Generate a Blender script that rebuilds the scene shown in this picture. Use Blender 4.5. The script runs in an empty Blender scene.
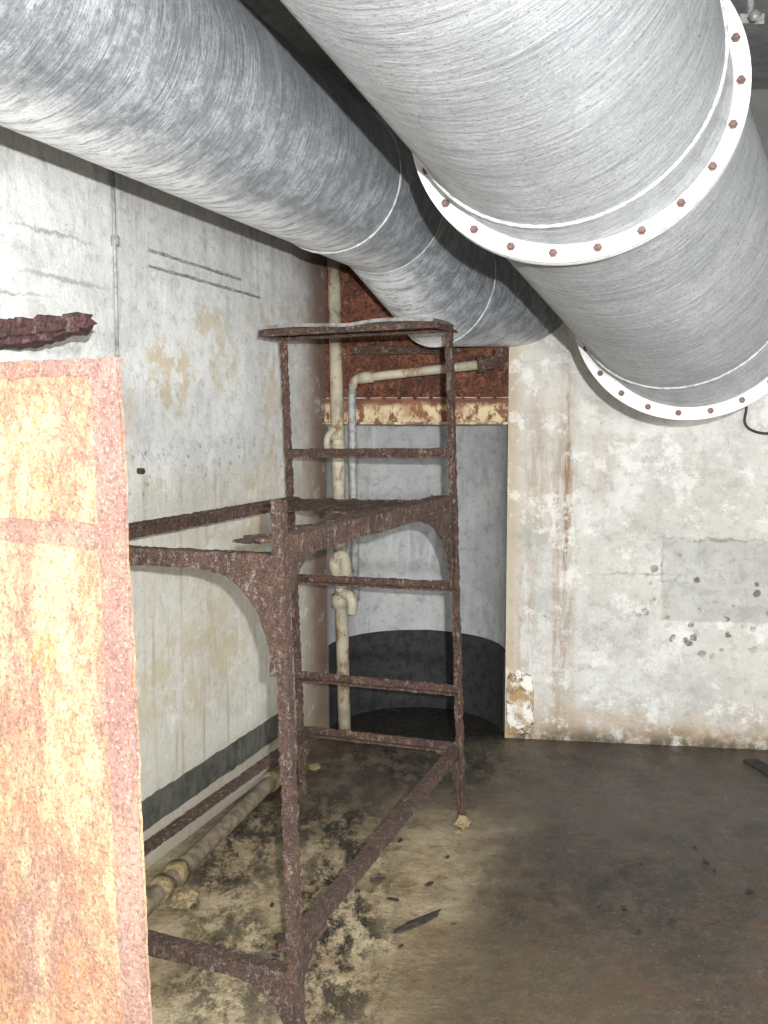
import bpy, math, random
from mathutils import Vector, noise, Matrix
random.seed(7)
scn=bpy.context.scene
col=scn.collection
WL={}
# ------------------------------------------------------------------ materials
class M:
    def __init__(s,name,rough=.8,metal=0.0):
        s.m=bpy.data.materials.new(name); s.m.use_nodes=True
        s.t=s.m.node_tree; s.b=s.t.nodes['Principled BSDF']
        s.b.inputs['Roughness'].default_value=rough
        s.b.inputs['Metallic'].default_value=metal
    def new(s,t): return s.t.nodes.new(t)
    def put(s,sock,v):
        if v is None: return
        if isinstance(v,bpy.types.NodeSocket): s.t.links.new(v,sock)
        else:
            if isinstance(v,tuple) and len(v)==3 and sock.type=='RGBA': v=v+(1,)
            sock.default_value=v
    def pos(s): return s.new('ShaderNodeNewGeometry').outputs['Position']
    def uv(s): return s.new('ShaderNodeTexCoord').outputs['UV']
    def mp(s,v,scale=(1,1,1),loc=(0,0,0)):
        n=s.new('ShaderNodeMapping'); s.put(n.inputs['Vector'],v)
        n.inputs['Scale'].default_value=scale; n.inputs['Location'].default_value=loc
        return n.outputs[0]
    def noise(s,v,sc,det=6,ro=.6,dist=0,color=False):
        n=s.new('ShaderNodeTexNoise'); s.put(n.inputs['Vector'],v)
        n.inputs['Scale'].default_value=sc; n.inputs['Detail'].default_value=det
        n.inputs['Roughness'].default_value=ro; n.inputs['Distortion'].default_value=dist
        return n.outputs['Color' if color else 'Fac']
    def vor(s,v,sc,rnd=1):
        n=s.new('ShaderNodeTexVoronoi'); s.put(n.inputs['Vector'],v)
        n.inputs['Scale'].default_value=sc; n.inputs['Randomness'].default_value=rnd
        return n.outputs['Distance']
    def mr(s,v,a,b,c=0,d=1):
        n=s.new('ShaderNodeMapRange'); n.interpolation_type='SMOOTHSTEP'
        s.put(n.inputs[0],v)
        for i,x in enumerate((a,b,c,d)): n.inputs[i+1].default_value=x
        return n.outputs[0]
    def math(s,op,a,b=None):
        n=s.new('ShaderNodeMath'); n.operation=op; s.put(n.inputs[0],a)
        if b is not None: s.put(n.inputs[1],b)
        return n.outputs[0]
    def mul(s,a,b): return s.math('MULTIPLY',a,b)
    def mix(s,f,a,b,blend='MIX'):
        n=s.new('ShaderNodeMix'); n.data_type='RGBA'; n.blend_type=blend
        s.put(n.inputs[0],f); s.put(n.inputs[6],a); s.put(n.inputs[7],b)
        return n.outputs[2]
    def wob(s,v,amt,sc=4,det=6):
        c=s.noise(v,sc,det,.65,color=True)
        a=s.new('ShaderNodeVectorMath'); a.operation='SUBTRACT'; s.put(a.inputs[0],c); a.inputs[1].default_value=(.5,.5,.5)
        b=s.new('ShaderNodeVectorMath'); b.operation='SCALE'; s.put(b.inputs[0],a.outputs[0]); b.inputs['Scale'].default_value=amt
        d=s.new('ShaderNodeVectorMath'); d.operation='ADD'; s.put(d.inputs[0],v); s.put(d.inputs[1],b.outputs[0])
        return d.outputs[0]
    def xyz(s,v):
        n=s.new('ShaderNodeSeparateXYZ'); s.put(n.inputs[0],v); return n.outputs
    def region(s,v,cx,cy,rx,ry,soft=.15,box=False):
        o=s.xyz(v)
        dx=s.math('ABSOLUTE',s.math('DIVIDE',s.math('SUBTRACT',o[0],cx),rx))
        dy=s.math('ABSOLUTE',s.math('DIVIDE',s.math('SUBTRACT',o[1],cy),ry))
        if box: r=s.math('MAXIMUM',dx,dy)
        else: r=s.math('SQRT',s.math('ADD',s.mul(dx,dx),s.mul(dy,dy)))
        return s.mr(r,1+soft,1-soft)
    def bump(s,h,strength=.5,dist=.01,prev=None):
        n=s.new('ShaderNodeBump'); s.put(n.inputs['Height'],h)
        n.inputs['Strength'].default_value=strength; n.inputs['Distance'].default_value=dist
        if prev is not None: s.put(n.inputs['Normal'],prev)
        return n.outputs[0]
    def fin(s,c,rough=None,nrm=None):
        s.put(s.b.inputs['Base Color'],c)
        if rough is not None: s.put(s.b.inputs['Roughness'],rough)
        if nrm is not None: s.put(s.b.inputs['Normal'],nrm)
        return s.m

def wall_base(m,uv,light,mid,dark,vk=.3):
    n1=m.noise(uv,2.2,8,.7,.5); n2=m.noise(uv,18,8,.78); n3=m.noise(m.mp(uv,(5,1.4,1)),2,8,.75,.3)
    n4=m.noise(uv,6,9,.8,.3)
    c=m.mix(m.mr(n1,.38,.62),light,mid)
    c=m.mix(m.mul(m.mr(n4,.5,.62),.5),c,mid)
    c=m.mix(m.mul(m.mr(n2,.48,.66),.55),c,dark)
    c=m.mix(m.mul(m.mr(n3,.50,.70),vk),c,dark)
    return c
def wall_left_mat():
    m=M('wall_left_paint',.75); uv=m.uv(); w=m.wob(uv,.25,5,8); w2=m.wob(uv,.06,9,5)
    c=wall_base(m,uv,(.76,.765,.75),(.61,.615,.60),(.34,.34,.32),.3)
    y=m.xyz(w)[1]
    low=m.mr(m.xyz(w2)[1],1.36,1.28)
    c=m.mix(m.mul(low,.5),c,(.60,.57,.46))
    x=m.xyz(w)[0]
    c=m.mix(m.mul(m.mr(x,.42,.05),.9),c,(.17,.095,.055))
    st=m.mr(m.noise(m.mp(uv,(12,.8,1)),2.2,6,.7),.50,.70)
    c=m.mix(m.mul(m.mul(st,low),.55),c,(.32,.25,.14))
    peel=m.mr(m.noise(uv,9,8,.7),.46,.52)
    for (cx,cy,rx,ry,k) in ((1.38,1.66,.15,.13,.75),(1.12,1.86,.12,.06,.6),(1.0,1.7,.12,.12,.5),(.75,1.1,.1,.2,.7),(1.0,.9,.25,.3,.4),(.6,1.5,.1,.3,.5),(1.7,1.5,.1,.2,.4),(.55,1.9,.3,.06,.5),(1.3,.6,.5,.15,.5)):
        c=m.mix(m.mul(m.mul(m.region(w,cx,cy,rx,ry,.3),peel),k),c,(.56,.48,.31))
    mo=m.mul(m.mr(m.noise(uv,22,8,.8),.54,.64),m.region(w,1.5,1.35,1.2,.12,.5))
    c=m.mix(m.mul(mo,.7),c,(.14,.14,.12))
    for (cx,cy,rx,ry) in ((1.95,1.9,.18,.006),(2.0,2.02,.16,.005),(2.2,1.84,.15,.004)):
        c=m.mix(m.mul(m.region(m.wob(uv,.05,18,7),cx,cy,rx,ry,.8),.6),c,(.20,.18,.16))
    sp=m.mr(m.noise(uv,60,4,.7),.60,.70)
    c=m.mix(m.mul(sp,.55),c,(.18,.18,.15))
    wh=m.mr(m.noise(uv,5,8,.78),.55,.64); c=m.mix(m.mul(wh,.5),c,(.86,.865,.85))
    c=m.mix(m.mul(m.mr(y,.35,.05),.55),c,(.34,.28,.18))
    c=m.mix(m.mul(m.mul(m.mr(m.xyz(w)[1],1.7,2.2),m.mr(m.noise(m.mp(uv,(10,1,1)),2,6),.45,.65)),.3),c,(.28,.26,.22))
    nb=m.bump(m.noise(uv,10,10,.7),.45,.02); nb=m.bump(m.noise(uv,70,6,.7),.35,.004,nb)
    return m.fin(c,.75,nb)
def wall_back_mat():
    m=M('wall_back_paint',.7); uv=m.uv(); w=m.wob(uv,.22,5,8); w2=m.wob(uv,.04,9,5); w3=m.wob(uv,.05,10,7); w4=m.wob(uv,.4,4,9)
    c=wall_base(m,uv,(.68,.68,.65),(.54,.53,.49),(.30,.29,.25),.15)
    yb=m.mul(m.mr(m.noise(uv,2.0,7,.65,.3),.46,.62),.3)
    c=m.mix(yb,c,(.54,.48,.37))
    gr=m.mr(m.noise(uv,10,9,.8,.4),.42,.58)
    for (cx,cy,rx,ry,k,bx) in ((1.56,.77,.29,.185,.75,True),(.66,.98,.10,.10,.6,False),(1.15,.95,.16,.12,.45,False),(1.0,.55,.25,.12,.45,False),(1.45,1.25,.3,.15,.45,False),(.72,.62,.06,.25,.5,False),(1.3,.25,.4,.12,.45,False)):
        mk_=m.region(w2 if bx else w4,cx,cy,rx,ry,.05 if bx else .5,box=bx)
        c=m.mix(m.mul(m.mul(mk_,m.math('MAXIMUM',gr,.6 if bx else .3)),k),c,(.31,.315,.29))
    for (cx,cy,rx,ry) in ((1.15,.80,.14,.005),(1.27,.86,.006,.08),(1.5,.96,.24,.008)):
        c=m.mix(m.mul(m.mul(m.region(m.wob(uv,.06,14,8),cx,cy,rx,ry,.9),m.mr(gr,.0,.6,.3,1)),.7),c,(.18,.16,.13))
    stn=m.mr(m.noise(m.mp(uv,(14,1.5,1)),2,8,.75),.40,.58)
    for (cx,cy,rx,ry,k) in ((.84,1.20,.014,.45,.9),(.825,1.1,.055,.6,.65),(.70,1.25,.05,.35,.5),(1.0,1.3,.05,.25,.3),(.82,.35,.06,.3,.5),(.66,.5,.05,.4,.5)):
        c=m.mix(m.mul(m.mul(m.region(w3,cx,cy,rx,ry,.7),m.math('MAXIMUM',stn,.3)),k),c,(.25,.15,.08))
    base=m.mul(m.mr(m.xyz(w)[1],.26,.02),m.mr(m.noise(uv,6,7,.7),.30,.55))
    c=m.mix(m.mul(base,.75),c,(.33,.22,.11))
    base2=m.mul(m.mr(m.xyz(w2)[1],.10,.0),m.mr(m.noise(uv,9,7,.7),.35,.55))
    c=m.mix(base2,c,(.10,.08,.05))
    c=m.mix(m.mul(m.mr(m.xyz(w2)[0],.66,.59),.65),c,(.40,.31,.18))
    v=m.wob(uv,.03,20,4)
    pk=m.mul(m.mr(m.vor(v,15),.30,.20),m.region(w,1.45,.66,.34,.24,.3))
    pk=m.mul(pk,m.mr(m.noise(uv,7,3),.40,.50))
    c=m.mix(m.mul(pk,.9),c,(.12,.09,.07))
    sp=m.mr(m.noise(uv,50,4,.7),.60,.70); c=m.mix(m.mul(sp,.6),c,(.22,.20,.17))
    wh=m.mul(m.mr(m.noise(uv,4.2,9,.8),.53,.60),m.mr(m.region(w2,1.56,.77,.29,.185,.05,box=True),1,0,.25,1)); c=m.mix(m.mul(wh,.5),c,(.84,.84,.82))
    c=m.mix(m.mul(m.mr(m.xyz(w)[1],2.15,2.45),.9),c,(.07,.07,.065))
    nb=m.bump(m.noise(uv,8,10,.7),.5,.02); nb=m.bump(m.noise(uv,60,6,.7),.35,.004,nb)
    return m.fin(c,.7,nb)
def alcove_mat():
    m=M('alcove_paint',.8); uv=m.uv()
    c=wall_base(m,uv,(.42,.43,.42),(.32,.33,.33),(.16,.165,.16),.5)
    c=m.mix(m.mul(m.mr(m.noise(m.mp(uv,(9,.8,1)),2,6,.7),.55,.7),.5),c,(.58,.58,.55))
    return m.fin(c,.8,m.bump(m.noise(uv,12,8,.7),.3,.01))
def ceil_mat():
    m=M('ceiling_concrete',.9); p=m.pos()
    c=wall_base(m,p,(.24,.245,.245),(.15,.15,.155),(.05,.05,.05))
    return m.fin(c,.9,m.bump(m.noise(p,8,8,.7),.4,.02))
def floor_mat():
    m=M('floor_wet_concrete',.5); uv=m.uv(); w=m.wob(uv,.5,3,8); w2=m.wob(uv,.25,7,8)
    o=m.xyz(w)
    q=m.math('SUBTRACT',m.mul(o[0],.945),m.mul(o[1],.327))
    n1=m.noise(uv,3,9,.75,.3); n2=m.noise(uv,18,9,.8); n5=m.noise(uv,7,9,.8,.1)
    dark=m.mix(m.mr(n1,.35,.65),(.036,.027,.020),(.074,.054,.037))
    dark=m.mix(m.mul(m.mr(n2,.46,.64),.6),dark,(.12,.092,.065))
    dark=m.mix(m.mul(m.mr(n5,.50,.62),.65),dark,(.016,.013,.010))
    sand=m.mix(m.mr(n1,.38,.6),(.60,.50,.32),(.40,.31,.18))
    sand=m.mix(m.mul(m.mr(n2,.5,.68),.6),sand,(.66,.57,.39))
    sand=m.mix(m.mul(m.mr(n5,.48,.62),.6),sand,(.19,.135,.075))
    near=m.mr(o[1],4.3,3.0)
    c=m.mix(m.mul(m.mr(q,-.55,-.95),m.math('MAXIMUM',near,.2)),dark,sand)
    c=m.mix(m.mul(m.region(w,.2,2.2,.5,.8,.6),.35),c,(.19,.14,.075))
    ru=m.mul(m.mr(m.noise(uv,5,8,.78,.1),.52,.62),.45); c=m.mix(ru,c,(.13,.060,.028))
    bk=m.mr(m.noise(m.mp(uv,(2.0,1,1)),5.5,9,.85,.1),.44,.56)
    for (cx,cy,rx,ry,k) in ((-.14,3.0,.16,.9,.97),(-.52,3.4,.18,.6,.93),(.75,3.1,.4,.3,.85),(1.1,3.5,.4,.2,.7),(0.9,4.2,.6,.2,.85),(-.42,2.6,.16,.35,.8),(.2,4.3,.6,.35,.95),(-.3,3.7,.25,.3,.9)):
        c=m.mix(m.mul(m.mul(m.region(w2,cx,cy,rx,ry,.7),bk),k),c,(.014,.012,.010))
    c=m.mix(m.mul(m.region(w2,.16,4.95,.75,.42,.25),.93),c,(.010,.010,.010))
    gy=m.mul(m.mul(m.region(w,1.0,4.0,1.2,.6,.5),m.mr(n5,.42,.58)),.45); c=m.mix(gy,c,(.085,.082,.076))
    sp=m.mr(m.noise(uv,90,3,.7),.60,.68); c=m.mix(m.mul(sp,.65),c,(.30,.24,.17))
    sp2=m.mr(m.noise(uv,70,4,.7),.60,.68); c=m.mix(m.mul(sp2,.85),c,(.015,.012,.009))
    rg=m.mr(m.noise(uv,4,6,.7),.4,.65,.14,.5)
    nb=m.bump(m.noise(uv,20,9,.75),.8,.014); nb=m.bump(m.noise(uv,120,4,.7),.6,.005,nb)
    return m.fin(c,rg,nb)
def rust(name,a,b,c3,c4=None,sc=22,rough=.9,k4=.5,bs=1.0,c5=None):
    m=M(name,rough); p=m.pos()
    n1=m.noise(p,sc*.35,8,.75,.4); n2=m.noise(p,sc*1.6,8,.8); n3=m.noise(p,sc*5,5,.8)
    c=m.mix(m.mr(n1,.38,.62),a,b)
    c=m.mix(m.mul(m.mr(n2,.5,.64),.8),c,c3)
    if c5: c=m.mix(m.mul(m.mr(m.noise(m.mp(p,(1,1,.6),(7,3,5)),sc*.5,8,.8),.52,.64),.65),c,c5)
    if c4: c=m.mix(m.mul(m.mr(m.noise(m.mp(p,(1,1,.6),(3,1,2)),sc*1.6,8,.8),.53,.60),k4),c,c4)
    c=m.mix(m.mul(m.mr(n3,.46,.58),.8),c,(.018,.013,.010))
    nb=m.bump(n2,bs,.014); nb=m.bump(n3,.9,.005,nb)
    return m.fin(c,rough,nb)
def duct_mat(name,light,mid,dark,R,painted_glare=None,hik=.5):
    m=M(name,.6,.3); uv=m.uv()
    s1=m.noise(m.wob(m.mp(uv,(4,95,1)),1.8,.8,4),1.0,7,.74)
    s2=m.noise(m.wob(m.mp(uv,(12,290,1)),1.5,.8,3),1.0,5,.75)
    b1=m.noise(m.mp(uv,(1,1.5,1)),2.4,8,.72,.3)
    b2=m.noise(uv,13,9,.82,.2)
    sp=m.noise(m.mp(uv,(1.4,1,1)),75,5,.75)
    c=m.mix(m.mr(b1,.36,.64),mid,light)
    c=m.mix(m.mul(m.mr(b2,.48,.60),.45),c,mid)
    c=m.mix(m.mul(m.mr(s1,.46,.60),.55),c,dark)
    c=m.mix(m.mul(m.mr(s2,.48,.62),.6),c,dark)
    hi=(.86,.88,.89)
    c=m.mix(m.mul(m.mr(m.noise(m.wob(m.mp(uv,(6,130,1),(4,8,0)),1.6,.8,3),1,7,.78),.55,.63),hik),c,hi)
    c=m.mix(m.mul(m.mr(sp,.59,.67),hik),c,hi)
    c=m.mix(m.mul(m.mr(m.noise(uv,110,4,.7),.56,.66),.7),c,tuple(x*.5 for x in dark))
    if painted_glare:  # flash glare painted into the colour along the duct's lower edge
        u0,u1,kk=painted_glare
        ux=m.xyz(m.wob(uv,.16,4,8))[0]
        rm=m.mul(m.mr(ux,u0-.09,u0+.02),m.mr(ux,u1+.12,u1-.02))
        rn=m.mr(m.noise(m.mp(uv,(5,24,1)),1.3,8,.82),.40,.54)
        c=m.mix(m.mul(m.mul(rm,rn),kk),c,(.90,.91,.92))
        rm2=m.mul(m.mr(ux,u1-.02,u1+.10),m.mr(ux,u1+.46,u1+.2))  # painted darker band next to the glare
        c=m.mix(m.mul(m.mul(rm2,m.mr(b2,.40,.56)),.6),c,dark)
    nb=m.bump(s1,.9,.012); nb=m.bump(s2,.7,.006,nb); nb=m.bump(b2,.3,.010,nb)
    return m.fin(c,m.mr(b2,.3,.7,.26,.52),nb)
def panel_mat(name,kind):
    m=M(name,.85); p=m.pos()
    n1=m.noise(m.mp(p,(1.4,1.4,.6)),4.5,9,.78,.5); n2=m.noise(m.mp(p,(1,1,.6)),14,9,.82,.4); n3=m.noise(p,120,6,.85); n4=m.noise(m.mp(p,(1.2,1.2,.55),(5,2,1)),6,9,.82,.2)
    fr=kind!='sheet'
    if not fr:
        c=m.mix(m.mr(n1,.34,.62),(.34,.19,.16),(.44,.225,.12))
        c=m.mix(m.mul(m.mr(n2,.44,.62),.6),c,(.48,.31,.21))
        c=m.mix(m.mul(m.mr(n4,.42,.62),.95),c,(.74,.57,.32))
        c=m.mix(m.mul(m.mr(m.noise(m.mp(p,(1.5,1.5,.6),(9,2,4)),9,9,.8),.52,.64),.75),c,(.56,.25,.07))
        c=m.mix(m.mul(m.mr(m.noise(p,14,9,.8),.50,.62),.55),c,(.29,.145,.11))
    else:
        c=m.mix(m.mr(n1,.34,.62),(.34,.20,.18),(.33,.175,.13))
        c=m.mix(m.mul(m.mr(n4,.44,.62),.7),c,(.52,.34,.23))
        c=m.mix(m.mul(m.mr(n2,.5,.6),.5),c,(.42,.28,.24))
    c=m.mix(m.mul(m.mr(n3,.46,.62),.75),c,(.13,.06,.045))
    c=m.mix(m.mul(m.mr(m.noise(p,150,5,.8),.54,.64),.6),c,(.66,.55,.50))
    nb=m.bump(m.noise(p,35,8,.8),.8,.01); nb=m.bump(n3,.9,.004,nb)
    return m.fin(c,.85,nb)
def pipe_paint():
    m=M('old_cream_pipe_paint',.6); p=m.pos()
    n=m.noise(m.mp(p,(1,1,.6)),14,8,.75)
    c=m.mix(m.mr(m.noise(p,6,6),.4,.6),(.46,.42,.30),(.34,.31,.24))
    c=m.mix(m.mul(m.mr(n,.50,.60),.9),c,(.20,.11,.05))
    return m.fin(c,.6,m.bump(n,.5,.004))
def beam_mat():
    m=M('rusty_peeling_beam',.8); p=m.pos()
    n=m.noise(m.mp(p,(1,1,.7)),22,8,.75)
    c=m.mix(m.mr(n,.47,.55),(.56,.46,.28),(.17,.07,.035))
    o=m.xyz(m.wob(p,.05,14,6))
    c=m.mix(m.mr(o[2],1.555,1.585),c,(.13,.05,.03))
    c=m.mix(m.mul(m.mr(m.noise(p,7,4),.45,.6),.6),c,(.25,.11,.05))
    return m.fin(c,.8,m.bump(n,.6,.006))
def flat_mat(name,c,rough=.7,metal=0,var=.5,sc=30,k=(.4,.65)):
    m=M(name,rough,metal); p=m.pos(); n=m.noise(p,sc,7,.75)
    d=tuple(x*var for x in c)
    return m.fin(m.mix(m.mr(n,*k),c,d),rough,m.bump(n,.3,.004))
MWL=wall_left_mat(); MWB=wall_back_mat(); MAL=alcove_mat(); MCE=ceil_mat(); MFL=floor_mat()
RD=rust('rack_rust',(.080,.044,.033),(.14,.074,.050),(.20,.120,.085),(.42,.35,.30),sc=30,k4=.6,c5=(.22,.10,.048))
RF=rust('rack_rust_near',(.085,.048,.037),(.145,.080,.056),(.21,.135,.10),(.44,.36,.31),sc=40,k4=.6,c5=(.23,.11,.055))
RP=rust('plate_rust',(.13,.042,.024),(.23,.080,.040),(.055,.022,.016),(.40,.20,.095),sc=13,k4=.6)
RB=rust('bracket_rust',(.085,.035,.033),(.14,.055,.05),(.06,.025,.022),(.45,.38,.36),sc=22,k4=.3)
R1=.242; R2=.362
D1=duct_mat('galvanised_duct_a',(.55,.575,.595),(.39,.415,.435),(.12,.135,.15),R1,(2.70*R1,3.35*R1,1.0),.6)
D2=duct_mat('galvanised_duct_b',(.47,.485,.495),(.36,.375,.385),(.17,.18,.19),R2,None,.35)
PS=panel_mat('panel_sheet_rust','sheet'); PF=panel_mat('panel_frame_rust','frame')
PP=pipe_paint(); BM=beam_mat()
FW=flat_mat('flange_white',(.62,.62,.61),.6,.05,.75,45,(.5,.65))
BD=flat_mat('bead_grey',(.48,.49,.49),.6,.1,.5,50)
BT=flat_mat('bolt_rust_brown',(.17,.10,.085),.6,.2,.5,90)
BK=flat_mat('black_tar_paint',(.026,.026,.026),.85,0,.4,22,(.45,.6))
SD=flat_mat('skirting_dark',(.11,.11,.095),.75,0,.45,14)
GM=flat_mat('grey_pipe_metal',(.36,.37,.35),.6,.1,.5,40)
SH=flat_mat('shelf_sheet',(.26,.24,.23),.7,.1,.4,25)
CB=flat_mat('black_cable',(.02,.02,.02),.5)
CH=flat_mat('chunk_ochre',(.30,.23,.12),.9,0,.35,60)
CD=flat_mat('chunk_dark',(.04,.028,.024),.9,0,.4,60)
ST=flat_mat('clamp_steel',(.20,.20,.19),.5,.4,.4,60)
# ------------------------------------------------------------------ mesh helpers
def empty(name,loc,label,cat):
    o=bpy.data.objects.new(name,None); o.empty_display_size=.1; o.location=loc; col.objects.link(o)
    WL[o]=Vector(loc); o['label']=label; o['category']=cat; return o
def mk(name,verts,faces,mat,parent=None,smooth=False,uvs=None,label=None,cat=None,kind=None,origin=None):
    vs=[Vector(v) for v in verts]
    if origin is None:
        mn=Vector([min(v[i] for v in vs) for i in range(3)]); mx=Vector([max(v[i] for v in vs) for i in range(3)])
        c=(mn+mx)/2
        if parent is None: c.z=mn.z
    else: c=Vector(origin)
    me=bpy.data.meshes.new(name); me.from_pydata([v-c for v in vs],[],faces); me.update()
    if uvs:
        ul=me.uv_layers.new(name='UVMap'); k=0
        for fi,f in enumerate(faces):
            for j in range(len(f)): ul.data[k].uv=uvs[fi][j]; k+=1
    me.materials.append(mat)
    if smooth:
        for p in me.polygons: p.use_smooth=True
    o=bpy.data.objects.new(name,me); col.objects.link(o); WL[o]=c
    if parent is not None: o.parent=parent; o.location=c-WL[parent]
    else: o.location=c
    if label: o['label']=label
    if cat: o['category']=cat
    if kind: o['kind']=kind
    return o
def frame(d,up=Vector((0,0,1))):
    d=d.normalized()
    if abs(d.dot(up))>.98: up=Vector((0,1,0))
    a=d.cross(up).normalized(); b=a.cross(d).normalized()
    return d,a,b
def beam_geo(p0,p1,prof,jit=.003,step=.02,side=None,freq=28):
    p0=Vector(p0);p1=Vector(p1); L=(p1-p0).length; n=max(2,int(L/step))
    if side is None: d,a,b=frame(p1-p0)
    else:
        d=(p1-p0).normalized(); s=Vector(side); a=(s-d*s.dot(d)).normalized(); b=a.cross(d).normalized()
    V=[];F=[];k=len(prof)
    for i in range(n+1):
        c=p0.lerp(p1,i/n)
        for (x,y) in prof:
            v=c+a*x+b*y
            if jit: v=v+noise.noise_vector(v*freq)*jit*.4+noise.noise_vector(v*freq*3.1)*jit*.9
            V.append(v)
    for i in range(n):
        for j in range(k):
            j2=(j+1)%k; F.append((i*k+j,i*k+j2,(i+1)*k+j2,(i+1)*k+j))
    F.append(tuple(range(k-1,-1,-1))); F.append(tuple(n*k+j for j in range(k)))
    return V,F
def Lp(w,h,t=.007,ox=0,oy=0):
    return [(ox,oy),(ox+w,oy),(ox+w,oy+(t if h>0 else -t)),(ox+(t if w>0 else -t),oy+(t if h>0 else -t)),(ox+(t if w>0 else -t),oy+h),(ox,oy+h)]
def Bp(w,h): return [(-w/2,-h/2),(w/2,-h/2),(w/2,h/2),(-w/2,h/2)]
def beam(name,p0,p1,prof,mat,parent=None,jit=.003,side=None,step=.01,**k):
    V,F=beam_geo(p0,p1,prof,jit,side=side,step=step); return mk(name,V,F,mat,parent,**k)
def tube_geo(pts,r,seg=16,smooth_sub=0,jit=0):
    P=[Vector(p) for p in pts]
    if smooth_sub:
        Q=[]
        for i in range(len(P)-1):
            a=P[max(i-1,0)];b=P[i];c=P[i+1];d=P[min(i+2,len(P)-1)]
            for k in range(smooth_sub):
                t=k/smooth_sub
                Q.append(.5*((2*b)+(c-a)*t+(2*a-5*b+4*c-d)*t*t+(3*b-a-3*c+d)*t**3))
        Q.append(P[-1]); P=Q
    V=[];F=[];prev=None
    for i,p in enumerate(P):
        t=((P[min(i+1,len(P)-1)]-P[i]).normalized()+(P[i]-P[max(i-1,0)]).normalized()).normalized()
        if prev is None: _,a,b=frame(t)
        else: a=(prev-t*prev.dot(t)).normalized(); b=a.cross(t)
        prev=a
        rr=r[i] if isinstance(r,list) else r
        for k in range(seg):
            th=2*math.pi*k/seg; v=p+(a*math.cos(th)+b*math.sin(th))*rr
            if jit: v=v+noise.noise_vector(v*30)*jit
            V.append(v)
    n=len(P)
    for i in range(n-1):
        for k in range(seg):
            k2=(k+1)%seg; F.append((i*seg+k,i*seg+k2,(i+1)*seg+k2,(i+1)*seg+k))
    F.append(tuple(range(seg-1,-1,-1))); F.append(tuple((n-1)*seg+k for k in range(seg)))
    return V,F
def tube(name,pts,r,mat,parent=None,seg=16,sub=0,jit=0,**k):
    V,F=tube_geo(pts,r,seg,sub,jit); o=mk(name,V,F,mat,parent,smooth=True,**k)
    return o
def ring_geo(pts,r,seg=8):
    n=len(pts); V=[];F=[]
    c=sum(pts,Vector())/n
    nrm=(pts[0]-c).cross(pts[n//4]-c).normalized()
    for p in pts:
        rad=(p-c).normalized()
        for k in range(seg):
            th=2*math.pi*k/seg; V.append(p+(rad*math.cos(th)+nrm*math.sin(th))*r)
    for i in range(n):
        i2=(i+1)%n
        for k in range(seg):
            k2=(k+1)%seg; F.append((i*seg+k,i*seg+k2,i2*seg+k2,i2*seg+k))
    return V,F
def chunk(name,loc,s,mat,label,cat,sq=(1,1,.5),rot=0,parent=None,group=None):
    import bmesh
    bm=bmesh.new(); bmesh.ops.create_icosphere(bm,subdivisions=3,radius=1)
    off=Vector((random.random()*50,random.random()*50,0)); V=[]
    for v in bm.verts:
        k=1+.45*noise.noise(v.co*1.6+off)+.25*noise.noise(v.co*5+off)
        p=v.co*k; p=Vector((p.x*sq[0],p.y*sq[1],p.z*sq[2]))*s
        p=Matrix.Rotation(rot,3,'Z')@p; V.append(p)
    zm=min(p.z for p in V)
    V=[p+Vector(loc)-Vector((0,0,zm)) for p in V]
    F=[tuple(v.index for v in f.verts) for f in bm.faces]; bm.free()
    o=mk(name,V,F,mat,parent,label=label,cat=cat)
    if group: o['group']=group
    return o
# ------------------------------------------------------------------ room
H=2.92
dW=Vector((.3269,.945,0)); nW=Vector((-.945,.3269,0)); CL=Vector((-.273,4.75,0)); CR=Vector((.572,4.622,0))
def bw(x): return 4.622-.1506*(x-.572)
XR=2.7
endL=CL-dW*9.4; YF=-4.1
def quadwall(name,quads,mat,label=None):
    V=[];F=[];U=[]
    for q in quads:
        i=len(V); V+= [Vector(p) for p,_ in q]; F.append(tuple(range(i,i+len(q)))); U.append([u for _,u in q])
    return mk(name,V,F,mat,uvs=U,kind='structure',origin=(0,0,0))
L=9.4
quadwall('wall_left',[[((CL.x,CL.y,0),(0,0)),((endL.x,endL.y,0),(L,0)),((endL.x,endL.y,H),(L,H)),((CL.x,CL.y,H),(0,H))]],MWL)
quadwall('wall_back',[
 [((CR.x,CR.y,0),(CR.x,0)),((XR,bw(XR),0),(XR,0)),((XR,bw(XR),H),(XR,H)),((CR.x,CR.y,H),(CR.x,H))],
 [((CL.x,CL.y,1.58),(CL.x,1.58)),((CR.x,CR.y,1.58),(CR.x,1.58)),((CR.x,CR.y,H),(CR.x,H)),((CL.x,CL.y,H),(CL.x,H))]],MWB)
quadwall('wall_right',[[((XR,bw(XR),0),(0,0)),((XR,YF,0),(8.4,0)),((XR,YF,H),(8.4,H)),((XR,bw(XR),H),(0,H))]],MWL)
quadwall('wall_front',[[((endL.x,YF,0),(0,0)),((XR,YF,0),(6,0)),((XR,YF,H),(6,H)),((endL.x,YF,H),(0,H))]],MWL)
cc=(CL+CR)/2; rad=(CR-CL).length/2; ax=(CR-CL).normalized(); ay=Vector((-ax.y,ax.x,0))
NA=48
arc=[cc+ax*(-math.cos(math.pi*i/NA)*rad)+ay*(math.sin(math.pi*i/NA)*rad*1.06) for i in range(NA+1)]
V=[];F=[];U=[]
for i,p in enumerate(arc):
    V+=[p.copy(),p+Vector((0,0,1.6))]
for i in range(NA):
    F.append((2*i,2*i+2,2*i+3,2*i+1)); a=i*rad*math.pi/NA;b=(i+1)*rad*math.pi/NA
    U.append([(a,0),(b,0),(b,1.6),(a,1.6)])
i0=len(V)
V+= [p+Vector((0,0,1.6)) for p in arc]; F.append(tuple(range(i0,i0+NA+1))); U.append([(p.x,p.y) for p in arc])
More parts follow.
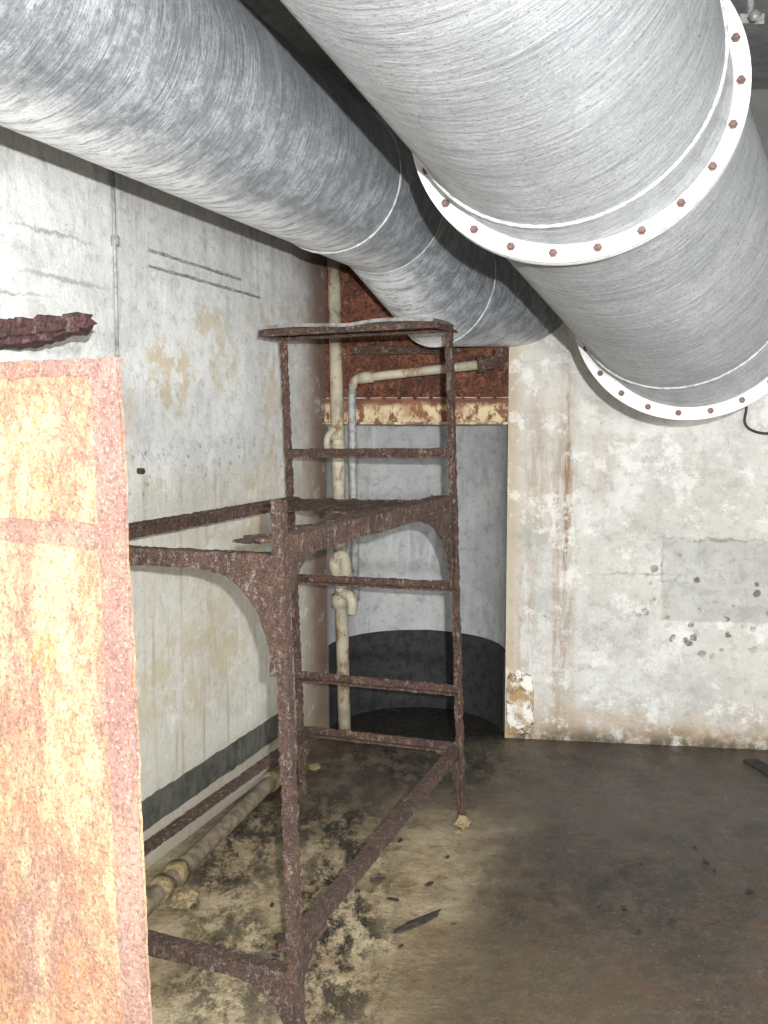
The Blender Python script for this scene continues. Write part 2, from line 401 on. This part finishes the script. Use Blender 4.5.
mk('wall_alcove',V,F,MAL,uvs=U,kind='structure',origin=(0,0,0),smooth=False)
V=[];F=[]
arc2=[cc+ax*(-math.cos(math.pi*i/NA)*(rad-.008))+ay*(math.sin(math.pi*i/NA)*(rad*1.06-.008)) for i in range(NA+1)]
for p in arc2: V+=[p.copy(),p+Vector((0,0,.41+.006*noise.noise(p*12)))]
for i in range(NA): F.append((2*i,2*i+2,2*i+3,2*i+1))
i0=len(V)
for p,q in zip(arc2,arc): V+=[p+Vector((0,0,.41+.006*noise.noise(p*12))),q+Vector((0,0,.41))]
for i in range(NA): F.append((i0+2*i,i0+2*i+2,i0+2*i+3,i0+2*i+1))
mk('baseboard_alcove',V,F,BK,kind='structure')
V,F=beam_geo(CL-dW*.42-nW*.005+Vector((0,0,.19)),CL-dW*6-nW*.005+Vector((0,0,.19)),Bp(.010,.10),jit=.005,step=.03)
mk('baseboard_left',V,F,SD,kind='structure')
quadwall('floor',[[((endL.x-.2,YF,0),(endL.x-.2,YF)),((XR,YF,0),(XR,YF)),((XR,5.4,0),(XR,5.4)),((endL.x-.2,5.4,0),(endL.x-.2,5.4))]],MFL)
quadwall('ceiling',[[((endL.x-.2,YF,H),(0,0)),((XR,YF,H),(1,0)),((XR,5.4,H),(1,1)),((endL.x-.2,5.4,H),(0,1))]],MCE)
nB=Vector((ax.y,-ax.x,0))
if nB.y>0: nB=-nB
def strip(name,z0,z1,off,th,mat,label,cat,x0=0,x1=1,jit=.002):
    a=CL.lerp(CR,x0)+nB*(off+th/2); b=CL.lerp(CR,x1)+nB*(off+th/2)
    zc=(z0+z1)/2
    V,F=beam_geo(a+Vector((0,0,zc)),b+Vector((0,0,zc)),Bp(th,z1-z0),jit=jit)
    return mk(name,V,F,mat,label=label,cat=cat)
strip('steel_wall_plate',1.605,2.45,.002,.012,RP,'red-brown rusted steel plate fixed above the alcove opening','steel plate')
root=empty('lintel_beam',tuple(cc+Vector((0,0,1.48))),'rusted steel lintel beam with flaking cream paint over the alcove','beam')
a=CL+nB*.04;b=CR+nB*.04
V,F=beam_geo(a+Vector((0,0,1.54)),b+Vector((0,0,1.54)),[(-.035,-.06),(.035,-.06),(.035,-.05),(.0,-.05),(.0,.05),(.035,.05),(.035,.06),(-.035,.06)],jit=.002)
mk('web',V,F,BM,root)
for i in range(9):
    p=CL.lerp(CR,.25+.085*i)+nB*.082+Vector((0,0,1.60))
    V,F=tube_geo([p,p-nB*.012],.009,6); mk('rivet',V,F,RP,root)
V,F=beam_geo(CL.lerp(CR,.16)+nB*.05+Vector((0,0,1.80)),CL.lerp(CR,.74)+nB*.05+Vector((0,0,1.80)),Lp(.035,.04),jit=.003)
mk('steel_channel',V,F,RD,label='dark rusted steel angle crossing the rusty wall plate',cat='steel bar')
# ------------------------------------------------------------------ ducts
def duct_path(root,path,R,mat,seg=72,names='duct_section',seed=0):
    P=[Vector(p) for p in path]; D=[(P[i+1]-P[i]).normalized() for i in range(len(P)-1)]
    d,a,b=frame(D[0])
    ring=[P[0]+(a*math.cos(2*math.pi*k/seg+math.pi/2)+b*math.sin(2*math.pi*k/seg+math.pi/2))*R for k in range(seg)]
    acc=seed; out=[ring]
    for i in range(len(D)):
        nm=D[i] if i==len(D)-1 else (D[i]+D[i+1]).normalized()
        nxt=[q+D[i]*((P[i+1]-q).dot(nm)/D[i].dot(nm)) for q in ring]
        Ls=(P[i+1]-P[i]).length; ns=max(2,int(Ls/.08))
        V=[];F=[];U=[]
        for j in range(ns+1):
            for k in range(seg): V.append(ring[k].lerp(nxt[k],j/ns))
        for j in range(ns):
            for k in range(seg):
                k2=(k+1)%seg; F.append((j*seg+k,j*seg+k2,(j+1)*seg+k2,(j+1)*seg+k))
                u0=k/seg*2*math.pi*R;u1=(k+1)/seg*2*math.pi*R;v0=acc+Ls*j/ns;v1=acc+Ls*(j+1)/ns
                U.append([(u0,v0),(u1,v0),(u1,v1),(u0,v1)])
        mk(names,V,F,mat,root,smooth=True,uvs=U)
        acc+=Ls+.37; ring=nxt; out.append(ring)
    return out,D
def A1(s): return Vector((.3269*s-1.202,.945*s+.416,2.295))
r1=empty('ventilation_duct',tuple(A1(0)),'streaked grey galvanised round duct bending down into the back wall','ventilation duct')
P1=A1(3.70)
P2=Vector((.258,4.25,2.050)); dE=Vector((.262,.30,.020)).normalized(); P4=P2+dE*1.1
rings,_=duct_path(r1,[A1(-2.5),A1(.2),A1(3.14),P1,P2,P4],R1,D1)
for rg,rr in zip(rings[2:5],(.006,.005,.005)):
    V,F=ring_geo(rg,rr); mk('seam_bead',V,F,BD,r1,smooth=True)
def ringpts(c,d,R,n=72):
    d,a,b=frame(d); return [c+(a*math.cos(2*math.pi*k/n)+b*math.sin(2*math.pi*k/n))*R for k in range(n)]
# duct 2
F1=Vector((.452,2.49,2.270)); F2=Vector((1.055,3.482,1.905))
du=Vector((.405,.905,-.188)).normalized()
d2=(F2-F1).normalized(); d3=Vector((.30,.954,0)).normalized()
r2=empty('ventilation_duct',tuple(F1),'large pale grey round duct with white bolted flanges sloping into wall','ventilation duct')
start=F1-du*1.95
duct_path(r2,[start,F1-du*.13,F1,F2-d2*.15,F2,F2+d3*1.25],R2,D2,seed=.3)
nf1=(du+Vector((-.10,0,0))).normalized(); nf2=(d2+d3*1.3).normalized()
for c,d,rr in ((F1-du*.13,(du+nf1).normalized(),.005),(F2-d2*.15,d2,.004)):
    V,F=ring_geo(ringpts(c,d,R2+.003),rr); mk('seam_bead',V,F,BD,r2,smooth=True)
def flange(c,d,Ri,Ro,th,root,nb,name='flange'):
    n=96;V=[];F=[]
    A=ringpts(c-d*th/2,d,Ri,n);B=ringpts(c-d*th/2,d,Ro,n);C=ringpts(c+d*th/2,d,Ro,n);E=ringpts(c+d*th/2,d,Ri,n)
    V=A+B+C+E
    for i in range(n):
        j=(i+1)%n
        for q in range(4):
            q2=(q+1)%4; F.append((q*n+i,q*n+j,q2*n+j,q2*n+i))
    fl=mk(name,V,F,FW,root)
    if nb:
        base=None
        for i,p in enumerate(ringpts(c-d*(th/2),d,(Ri+Ro)/2+.003,nb)):
            if base is None:
                V,Fc=tube_geo([p,p-d*.004,p-d*.0041,p-d*.012],[.011,.011,.008,.008],6)
                base=mk('bolt',V,Fc,BT,fl,origin=p); base['label']='rusty hexagonal bolt head'
            else:
                o=base.copy(); col.objects.link(o); o.parent=fl; o.location=p-WL[fl]; WL[o]=p
    return fl
flange(F1,nf1,R2-.006,.407,.010,r2,23)
flange(F1+nf1*.012,nf1,R2-.006,.407,.010,r2,0)
flange(F2,nf2,R2-.006,.410,.012,r2,23)
# hanger clamp
hp=Vector((.850,2.42,2.445))
rc=empty('pipe_hanger',tuple(hp),'weathered steel hanger clamp and threaded rod beside the duct flange','hanger')
tube('rod',[hp+Vector((0,0,-.02)),Vector((hp.x,hp.y,H))],.009,ST,rc,10)
beam('clamp_plate',hp+Vector((-.028,0,-.022)),hp+Vector((.028,0,-.022)),Bp(.03,.022),ST,rc,jit=.002)
tube('bolt',[hp+Vector((.0,-.02,-.022)),hp+Vector((.0,-.04,-.022))],.013,ST,rc,6)
# ------------------------------------------------------------------ rack
RR=(Vector((.294,3.643,0)),Vector((.235,3.643,1.84)))
RL=(Vector((-.325,3.895,0)),Vector((-.39,3.895,1.83)))
FR=(Vector((-.215,2.30,0)),Vector((-.25,2.30,1.316)))
FL=(Vector((-.845,2.53,0)),Vector((-.872,2.53,1.316)))
def Q(p,z): return p[0].lerp(p[1],z/p[1].z)
rk=empty('shelving_rack',(-.27,3.1,0),'corroded red-brown angle-iron rack frame standing on wet floor','rack')
wv=Vector((.927,-.375,0)).normalized()
fv=Vector((.35,.937,0)).normalized()
for p,m,sz in ((RR,RD,.030),(RL,RD,.030),(FR,RF,.029),(FL,RF,.029)):
    s=-wv if p in (RR,FR) else wv
    prof=Lp(sz,-sz if p in (RR,RL) else sz,.008)
    beam('post',p[0],p[1],[(x-sz*.5,y) for x,y in prof],m,rk,jit=.005,side=s,step=.006)
for z in (1.37,.88,.49,.27):
    beam('rung',Q(RL,z),Q(RR,z+.01),Lp(.03,.034,.008,oy=-.016),RD,rk,jit=.004)
beam('cross_bar',Q(RL,1.17),Q(RR,1.19),Lp(.045,.04,.008,oy=-.02),RD,rk,jit=.005)
beam('cross_bar',Q(FL,1.165),Q(FR,1.165),Lp(-.042,-.042,.009,oy=.022),RF,rk,jit=.004)
beam('cross_bar',Q(FL,.165),Q(FR,.145),Lp(-.042,-.042,.009,oy=.022),RF,rk,jit=.004)
beam('side_rail',Q(FL,1.18),Q(RL,1.18),Lp(.04,-.045,.008,oy=.022),RD,rk,jit=.004)
beam('side_rail',Q(FR,1.20),Q(RR,1.20),Lp(-.055,-.055,.009,oy=.025),RD,rk,jit=.006)
beam('side_rail',Q(FL,.22),Q(RL,.24),Lp(.04,-.04,.008,oy=.02),RD,rk,jit=.004)
beam('side_rail',Q(FR,.215),Q(RR,.265),Lp(-.036,-.038,.012,oy=.02),RF,rk,jit=.004)
def remnant(A,B,inn,wfun,z0):
    n=90;m_=6;V=[];F=[]
    for s in (0,1):
        for i in range(n+1):
            w=max(.004,wfun(i/n))
            for j in range(m_+1):
                p=A.lerp(B,i/n)+inn*(w*j/m_)+Vector((0,0,z0+.004*s+.018*noise.noise(Vector((i*.15,j*.4,3)))-.25*w*w*j/m_))
                V.append(p)
    def I(s,i,j): return s*(n+1)*(m_+1)+i*(m_+1)+j
    for i in range(n):
        for j in range(m_):
            F.append((I(1,i,j),I(1,i+1,j),I(1,i+1,j+1),I(1,i,j+1))); F.append((I(0,i,j),I(0,i,j+1),I(0,i+1,j+1),I(0,i+1,j)))
        F.append((I(0,i,m_),I(1,i,m_),I(1,i+1,m_),I(0,i+1,m_)))
    mk('shelf_remnant',V,F,RD,rk,label='ragged rusted-through shelf sheet remnant')
remnant(Q(FR,1.20),Q(RR,1.20),-wv,lambda t:.09+.08*noise.noise(Vector((t*9,1,0)))+.07*noise.noise(Vector((t*34,5,0)))+.10*max(0,1-abs(t-.55)*4),.012)
remnant(Q(RL,1.18),Q(RR,1.18),-fv,lambda t:.26+.18*noise.noise(Vector((t*6,7,0)))+.09*noise.noise(Vector((t*25,9,0))),.012)
def gusset(c,u,v,la,lb,mat,th=.008,w0=.012):
    u=Vector(u).normalized();v=Vector(v).normalized();n=u.cross(v).normalized()
    pts=[c.copy(),c+u*la,c+u*la+v*w0]
    N=22
    for i in range(1,N):
        t=i/N*math.pi/2
        pts.append(c+u*(w0*1.8+(la-w0*1.8)*(1-math.sin(t)))+v*(w0+(lb-w0)*(1-math.cos(t))))
    pts+= [c+u*w0*1.8+v*lb,c+v*lb]
    k=len(pts);V=[p-n*th/2 for p in pts]+[p+n*th/2 for p in pts]
    V=[p+noise.noise_vector(p*35)*.003+noise.noise_vector(p*110)*.004 for p in V]
    F=[(i,(i+1)%k,k+(i+1)%k,k+i) for i in range(k)]
    for i in range(1,k-1):
        F.append((0,i+1,i)); F.append((k,k+i,k+i+1))
    return mk('gusset',V,F,mat,rk)
dn=Vector((0,0,-1))
gusset(Q(FR,1.15),-wv,dn,.18,.25,RF); gusset(Q(FR,1.18),fv,dn,.20,.24,RF)
gusset(Q(FR,.14),-wv,dn,.17,.135,RF); gusset(Q(FR,.20),fv,dn,.20,.18,RF)
gusset(Q(FL,1.15),wv,dn,.18,.25,RF); gusset(Q(FL,.15),wv,dn,.16,.145,RF)
gusset(Q(RR,1.19),-fv,dn,.46,.30,RD,w0=.02); gusset(Q(RR,.25),-fv,dn,.16,.20,RD)
gusset(Q(RR,1.17),-wv,dn,.13,.22,RD)
gusset(Q(RL,1.16),-fv,dn,.15,.2,RD); gusset(Q(RR,.26),-wv,dn,.10,.18,RD); gusset(Q(RL,.26),wv,dn,.10,.18,RD)
tl=Q(RL,1.83);tr=Q(RR,1.84)
V=[];F=[];nx,ny=30,8
for s in (0,1):
    for i in range(nx+1):
        for j in range(ny+1):
            p=tl.lerp(tr,i/nx)-fv*(-.03+.22*j/ny)
            p.z+=.012*s+.005*math.sin(i*.35)+.004*noise.noise(p*9)
            V.append(p)
def ix(s,i,j): return s*(nx+1)*(ny+1)+i*(ny+1)+j
for i in range(nx):
    for j in range(ny):
        F.append((ix(1,i,j),ix(1,i+1,j),ix(1,i+1,j+1),ix(1,i,j+1))); F.append((ix(0,i,j),ix(0,i,j+1),ix(0,i+1,j+1),ix(0,i+1,j)))
for i in range(nx):
    F.append((ix(0,i,0),ix(0,i+1,0),ix(1,i+1,0),ix(1,i,0))); F.append((ix(0,i,ny),ix(1,i,ny),ix(1,i+1,ny),ix(0,i+1,ny)))
for j in range(ny):
    F.append((ix(0,0,j),ix(1,0,j),ix(1,0,j+1),ix(0,0,j+1))); F.append((ix(0,nx,j),ix(0,nx,j+1),ix(1,nx,j+1),ix(1,nx,j)))
mk('top_shelf',V,F,SH,rk,label='thin warped rusty sheet shelf')
for off in (0.0,.18):
    beam('shelf_edge',tl-fv*off+Vector((0,0,-.012)),tr-fv*off+Vector((0,0,-.012))+wv*.01,Lp(.025,.022,.006,oy=-.014),RD,rk,jit=.003)
for e in (tl,tr):
    beam('shelf_edge',e-fv*.20+Vector((0,0,-.012)),e+fv*.02+Vector((0,0,-.012)),Lp(.025,.022,.006,oy=-.014),RD,rk,jit=.003)
# ------------------------------------------------------------------ foreground rusted sheet
pr=Vector((-.444,1.69,0)); pd=Vector((-.87,.49,0)).normalized(); PW=.66; PH=1.604
pn=pd.cross(Vector((0,0,1))).normalized()
if pn.y>0: pn=-pn
pe=empty('rusty_metal_sheet',tuple(pr+pd*PW/2),'tall pink and orange rusted sheet steel panel with flat edge strips','metal sheet')
lean=lambda p: Vector((p.x+(PH-p.z)*.023,p.y,p.z))
def pgrid(name,s0,s1,z0,z1,off,th,mat,nx,nz,jit=.0):
    V=[];F=[]
    for s in (0,1):
        for i in range(nx+1):
            for j in range(nz+1):
                sx=s0+(s1-s0)*i/nx; zz=z0+(z1-z0)*j/nz
                p=pr+pd*sx+Vector((0,0,zz))
                b=.004*noise.noise(p*5)
                e=Vector((0,0,0))
                if i in (0,nx): e=pd*noise.noise(p*40)*jit
                if j in (0,nz) and z0+zz>.1: e=e+Vector((0,0,noise.noise(p*40)*jit))
                V.append(lean(p+pn*(off-th*s+b)+e))
    def I(s,i,j): return s*(nx+1)*(nz+1)+i*(nz+1)+j
    for i in range(nx):
        for j in range(nz):
            F.append((I(0,i,j),I(0,i+1,j),I(0,i+1,j+1),I(0,i,j+1))); F.append((I(1,i,j),I(1,i,j+1),I(1,i+1,j+1),I(1,i+1,j)))
    for i in range(nx):
        F.append((I(0,i,0),I(1,i,0),I(1,i+1,0),I(0,i+1,0))); F.append((I(0,i,nz),I(0,i+1,nz),I(1,i+1,nz),I(1,i,nz)))
    for j in range(nz):
        F.append((I(0,0,j),I(0,0,j+1),I(1,0,j+1),I(1,0,j))); F.append((I(0,nx,j),I(1,nx,j),I(1,nx,j+1),I(0,nx,j+1)))
    return mk(name,V,F,mat,pe)
pgrid('plate',0,PW,0,PH,0,.005,PS,24,80,.004)
pgrid('edge_strip',.0,.062,0,PH,.005,.004,PF,4,120,.005)
pgrid('edge_strip',PW-.066,PW,0,PH,.005,.004,PF,4,80,.003)
pgrid('edge_strip',.062,PW-.066,PH-.028,PH,.005,.004,PF,40,3,.004)
pgrid('cross_rail',.062,PW-.066,1.278,1.320,.005,.004,PF,40,4,.005)
# ------------------------------------------------------------------ wall bracket
def WLp(t,z,off=0): return CL-dW*t-nW*off+Vector((0,0,z))
be=Vector((-.700,2.46,1.728)); bs=be+nW*.39; bs.z=1.712
br=empty('wall_bracket',tuple(bs),'broken dark rusted steel channel bracket jutting from the wall','bracket')
V,F=beam_geo(bs,be,[(-.03,-.030),(.03,-.030),(.03,-.024),(-.010,-.024),(-.010,.020),(.045,.020),(.045,.034),(-.03,.034)],jit=.012,freq=18,step=.008,side=Vector((.327,.945,0)))
# taper and tear the free end
dd_=(be-bs).normalized(); Lb=(be-bs).length
V2=[]
for v in V:
    t=(v-bs).dot(dd_)/Lb
    ax0=bs+dd_*(t*Lb)
    k=1-.45*max(0,(t-.45)/.55)**1.3
    r=v-ax0
    nv=ax0+Vector((r.x*k,r.y*k,(r.z-.03)*k+.03))
    if t>.93: nv=nv+dd_*(.05*noise.noise(v*40)-.02)
    V2.append(nv)
mk('channel',V2,F,RB,br)
V,F=beam_geo(bs.lerp(be,.05)+Vector((0,-.03,-.012)),bs.lerp(be,.80)+Vector((0,-.03,.002)),Bp(.03,.022),jit=.010,freq=16,step=.008)
mk('lip',V,F,RB,br)
# ------------------------------------------------------------------ pipes
vp=Vector((-.205,4.60,0))
v1=empty('standpipe',tuple(vp),'cream painted vertical pipe with flaking rust in the wall corner','pipe')
tube('pipe',[vp+Vector((.02,0,0)),vp+Vector((.0,0,1.0)),vp+Vector((-.022,0,2.25))],.030,PP,v1,20)
for z in (.66,1.44,1.36,.80):
    x=.012-.018*z
    tube('coupling',[vp+Vector((x,0,z-.03)),vp+Vector((x,0,z+.03))],[.040,.040],PP,v1,20)
tube('valve_body',[vp+Vector((0,-.03,.80)),vp+Vector((-.015,-.06,.81)),vp+Vector((-.02,-.07,.86)),vp+Vector((.015,-.065,.885)),vp+Vector((.03,-.06,.84)),vp+Vector((.03,-.06,.78))],.027,PP,v1,14,6)
tube('valve_outlet',[vp+Vector((.02,-.03,.70)),vp+Vector((.05,-.05,.69)),vp+Vector((.06,-.055,.65)),vp+Vector((.055,-.055,.61))],.024,PP,v1,14,5)
tube('collar',[vp+Vector((.03,-.06,.76)),vp+Vector((.03,-.06,.80))],.034,PP,v1,14)
tube('stub',[vp+Vector((-.02,-.01,1.36)),vp+Vector((-.05,-.06,1.37)),vp+Vector((-.05,-.07,1.42)),vp+Vector((-.02,-.05,1.46))],.016,PP,v1,12,5)
h1=empty('branch_pipe',(-.125,4.60,.7),'thin water pipe turning along to a rusty elbow valve','pipe')
tube('pipe',[(-.132,4.605,.66),(-.142,4.605,1.2),(-.147,4.605,1.60),(-.142,4.60,1.655)],.018,GM,h1,14,0)
tube('pipe',[(-.142,4.60,1.65),(-.138,4.60,1.675),(-.115,4.59,1.69),(.15,4.51,1.715),(.44,4.46,1.745)],.021,PP,h1,14,0)
tube('valve_elbow',[(.42,4.46,1.745),(.47,4.45,1.752),(.50,4.45,1.762),(.512,4.45,1.785),(.512,4.45,1.812)],.030,RD,h1,14,4)
tube('valve_collar',[(.41,4.46,1.743),(.445,4.46,1.747)],.038,RD,h1,14)
tube('coupling',[(-.144,4.605,1.30),(-.145,4.605,1.35)],.023,GM,h1,14)
tube('coupling',[(-.115,4.59,1.688),(-.05,4.57,1.696)],.027,PP,h1,14)
# floor pipe
f1=empty('floor_pipe',(-.6,3.3,0),'corroded ochre pipe lying on the floor beside the skirting','pipe')
a=Vector((-.77,2.72,.04)); b=Vector((-.385,4.22,.04))
tube('pipe',[a.lerp(b,i/24) for i in range(25)],.030,flat_mat('floor_pipe_paint',(.24,.19,.13),.8,0,.4,25),f1,16,0,.006)
for t in (.17,.24,.8):
    p=a.lerp(b,t); tube('coupling',[p,p+(b-a).normalized()*.06],.038,CH,f1,14,0,.008)
c1=empty('wall_conduit',tuple(WLp(1.72,1.6,.012)),'thin grey vertical electrical conduit with junction coupling on plaster wall','conduit')
tube('conduit',[WLp(1.72,1.58,.012),WLp(1.72,2.35,.012)],.006,GM,c1,10)
tube('coupling',[WLp(1.72,2.03,.014),WLp(1.72,2.06,.014)],.013,GM,c1,10)
BTm=flat_mat('batten_grey',(.38,.36,.32),.8,0,.35,40)
for z,l in ((2.0,1),(2.05,.8)):
    V,F=beam_geo(WLp(1.53,z,.004),WLp(1.53-.82*l,z-.01,.004),Bp(.009,.008),jit=.005)
    mk('batten',V,F,BTm,label='thin stained wooden batten nailed along the plaster wall',cat='batten')
p=WLp(1.60,1.335,.0); V,F=tube_geo([p,p-nW*.02],.010,8); mk('wall_bolt',V,F,RD,label='rusty bolt stub in the plaster wall',cat='bolt')
by=lambda x:bw(x)-.015
tube('cable',[(1.60,by(1.60),1.60),(1.605,by(1.6),1.55),(1.60,by(1.6),1.49),(1.63,by(1.63),1.455),(1.70,by(1.7),1.44),(1.80,by(1.8),1.46),(1.9,by(1.9),1.50)],.006,CB,None,8,6,label='loose black cable hanging from the wall below the flange',cat='cable')
# ------------------------------------------------------------------ floor stuff
def fc(x,y,s,mat,lab,sq=(1,1,.5),rot=0,name='debris_chunk',cat='debris',g='floor debris'):
    return chunk(name,(x,y,0),s,mat,lab,cat,sq,rot,group=g)
fc(.29,3.56,.026,CH,'ochre crumbling lump at the foot of the rack',(1,.8,.9))
fc(.27,3.51,.016,CH,'ochre crumbling lump at the foot of the rack')
fc(-.62,2.98,.04,CH,'ochre crumbling lump beside the floor pipe',(1,1.3,.6))
fc(-.30,4.18,.028,CH,'ochre crumbling lump beside the floor pipe')
fc(.10,2.86,.055,CD,'dark rust flake lying on the floor',(1.6,.3,.12),.7)
for i in range(22):
    x=random.uniform(-.35,.3); y=random.uniform(2.6,3.5)
    fc(x,y,random.uniform(.005,.014),CD,'dark rust flake lying on the floor',(1.6,.7,.25),random.random()*3)
for i in range(8):
    x=random.uniform(.5,1.2); y=random.uniform(2.8,3.4)
    fc(x,y,random.uniform(.005,.010),CD,'dark rust flake lying on the floor',(1.4,.8,.25),random.random()*3)
blk=M('crumbled_base_mat',.9); up=blk.pos(); nn=blk.noise(up,16,8,.75,.3)
cblk=blk.mix(blk.mr(nn,.42,.50),(.15,.065,.03),(.78,.76,.70)); cblk=blk.mix(blk.mr(blk.noise(up,9,6),.45,.6),cblk,(.38,.27,.13))
blk.fin(cblk,.9,blk.bump(nn,.8,.01))
V=[];F=[];n=40
c0=CR+Vector((.072,0,.17))
for s,off in ((0,.0),(1,.022)):
    for i in range(n):
        t=2*math.pi*i/n; cs,sn=math.cos(t),math.sin(t)
        ex=.070*math.copysign(abs(cs)**.55,cs); ez=.17*math.copysign(abs(sn)**.55,sn)
        k=1+.22*noise.noise(Vector((cs*2.2,sn*2.2,4)))+.12*noise.noise(Vector((cs*7,sn*7,8)))
        sc=1 if s==0 else .86
        p=c0+ax*ex*k*sc+Vector((0,0,ez*k*sc))+nB*(off-.002); p.z=max(p.z,.0); V.append(p)
V.append(c0+nB*.03)
for i in range(n):
    j=(i+1)%n; F.append((i,j,n+j,n+i)); F.append((n+i,n+j,2*n))
mk('plaster_lump',V,F,blk.m,label='crumbling white and rust-stained plaster lump at the pier base',cat='plaster')
V,F=beam_geo((1.62,4.30,.004),(1.75,3.6,.004),Bp(.07,.008),jit=.002)
mk('drain_cover',V,F,BK,label='dark metal drain strip set along the wet floor',cat='drain cover')
# ------------------------------------------------------------------ lights
def area(n,loc,rot,size,e,c=(1,1,1)):
    l=bpy.data.lights.new(n,'AREA'); l.energy=e; l.size=size; l.color=c; l.shape='DISK'
    o=bpy.data.objects.new(n,l); o.location=loc; o.rotation_euler=rot; col.objects.link(o); return o
fl=bpy.data.lights.new('camera_flash','POINT'); fl.energy=620; fl.shadow_soft_size=.012; fl.color=(.985,.99,1)
o=bpy.data.objects.new('camera_flash',fl); o.location=(.09,-.22,1.60); col.objects.link(o)
area('fill_light',(.0,-3.2,1.6),(math.radians(90),0,0),.3,190,(.97,.98,1))  # added soft fill from behind the camera, not a fixture of the room
w=bpy.data.worlds.new('World'); scn.world=w; w.use_nodes=True
w.node_tree.nodes['Background'].inputs[0].default_value=(.03,.03,.032,1)
# ------------------------------------------------------------------ camera
cd=bpy.data.cameras.new('Camera'); cam=bpy.data.objects.new('Camera',cd); col.objects.link(cam)
cd.sensor_fit='VERTICAL'; cd.sensor_height=24; cd.lens=24*1000/1024
cam.location=(0,0,1.5); cam.rotation_euler=(math.radians(90-5.26),0,0); cd.clip_start=.02
scn.camera=cam
scn.view_settings.view_transform='Standard'
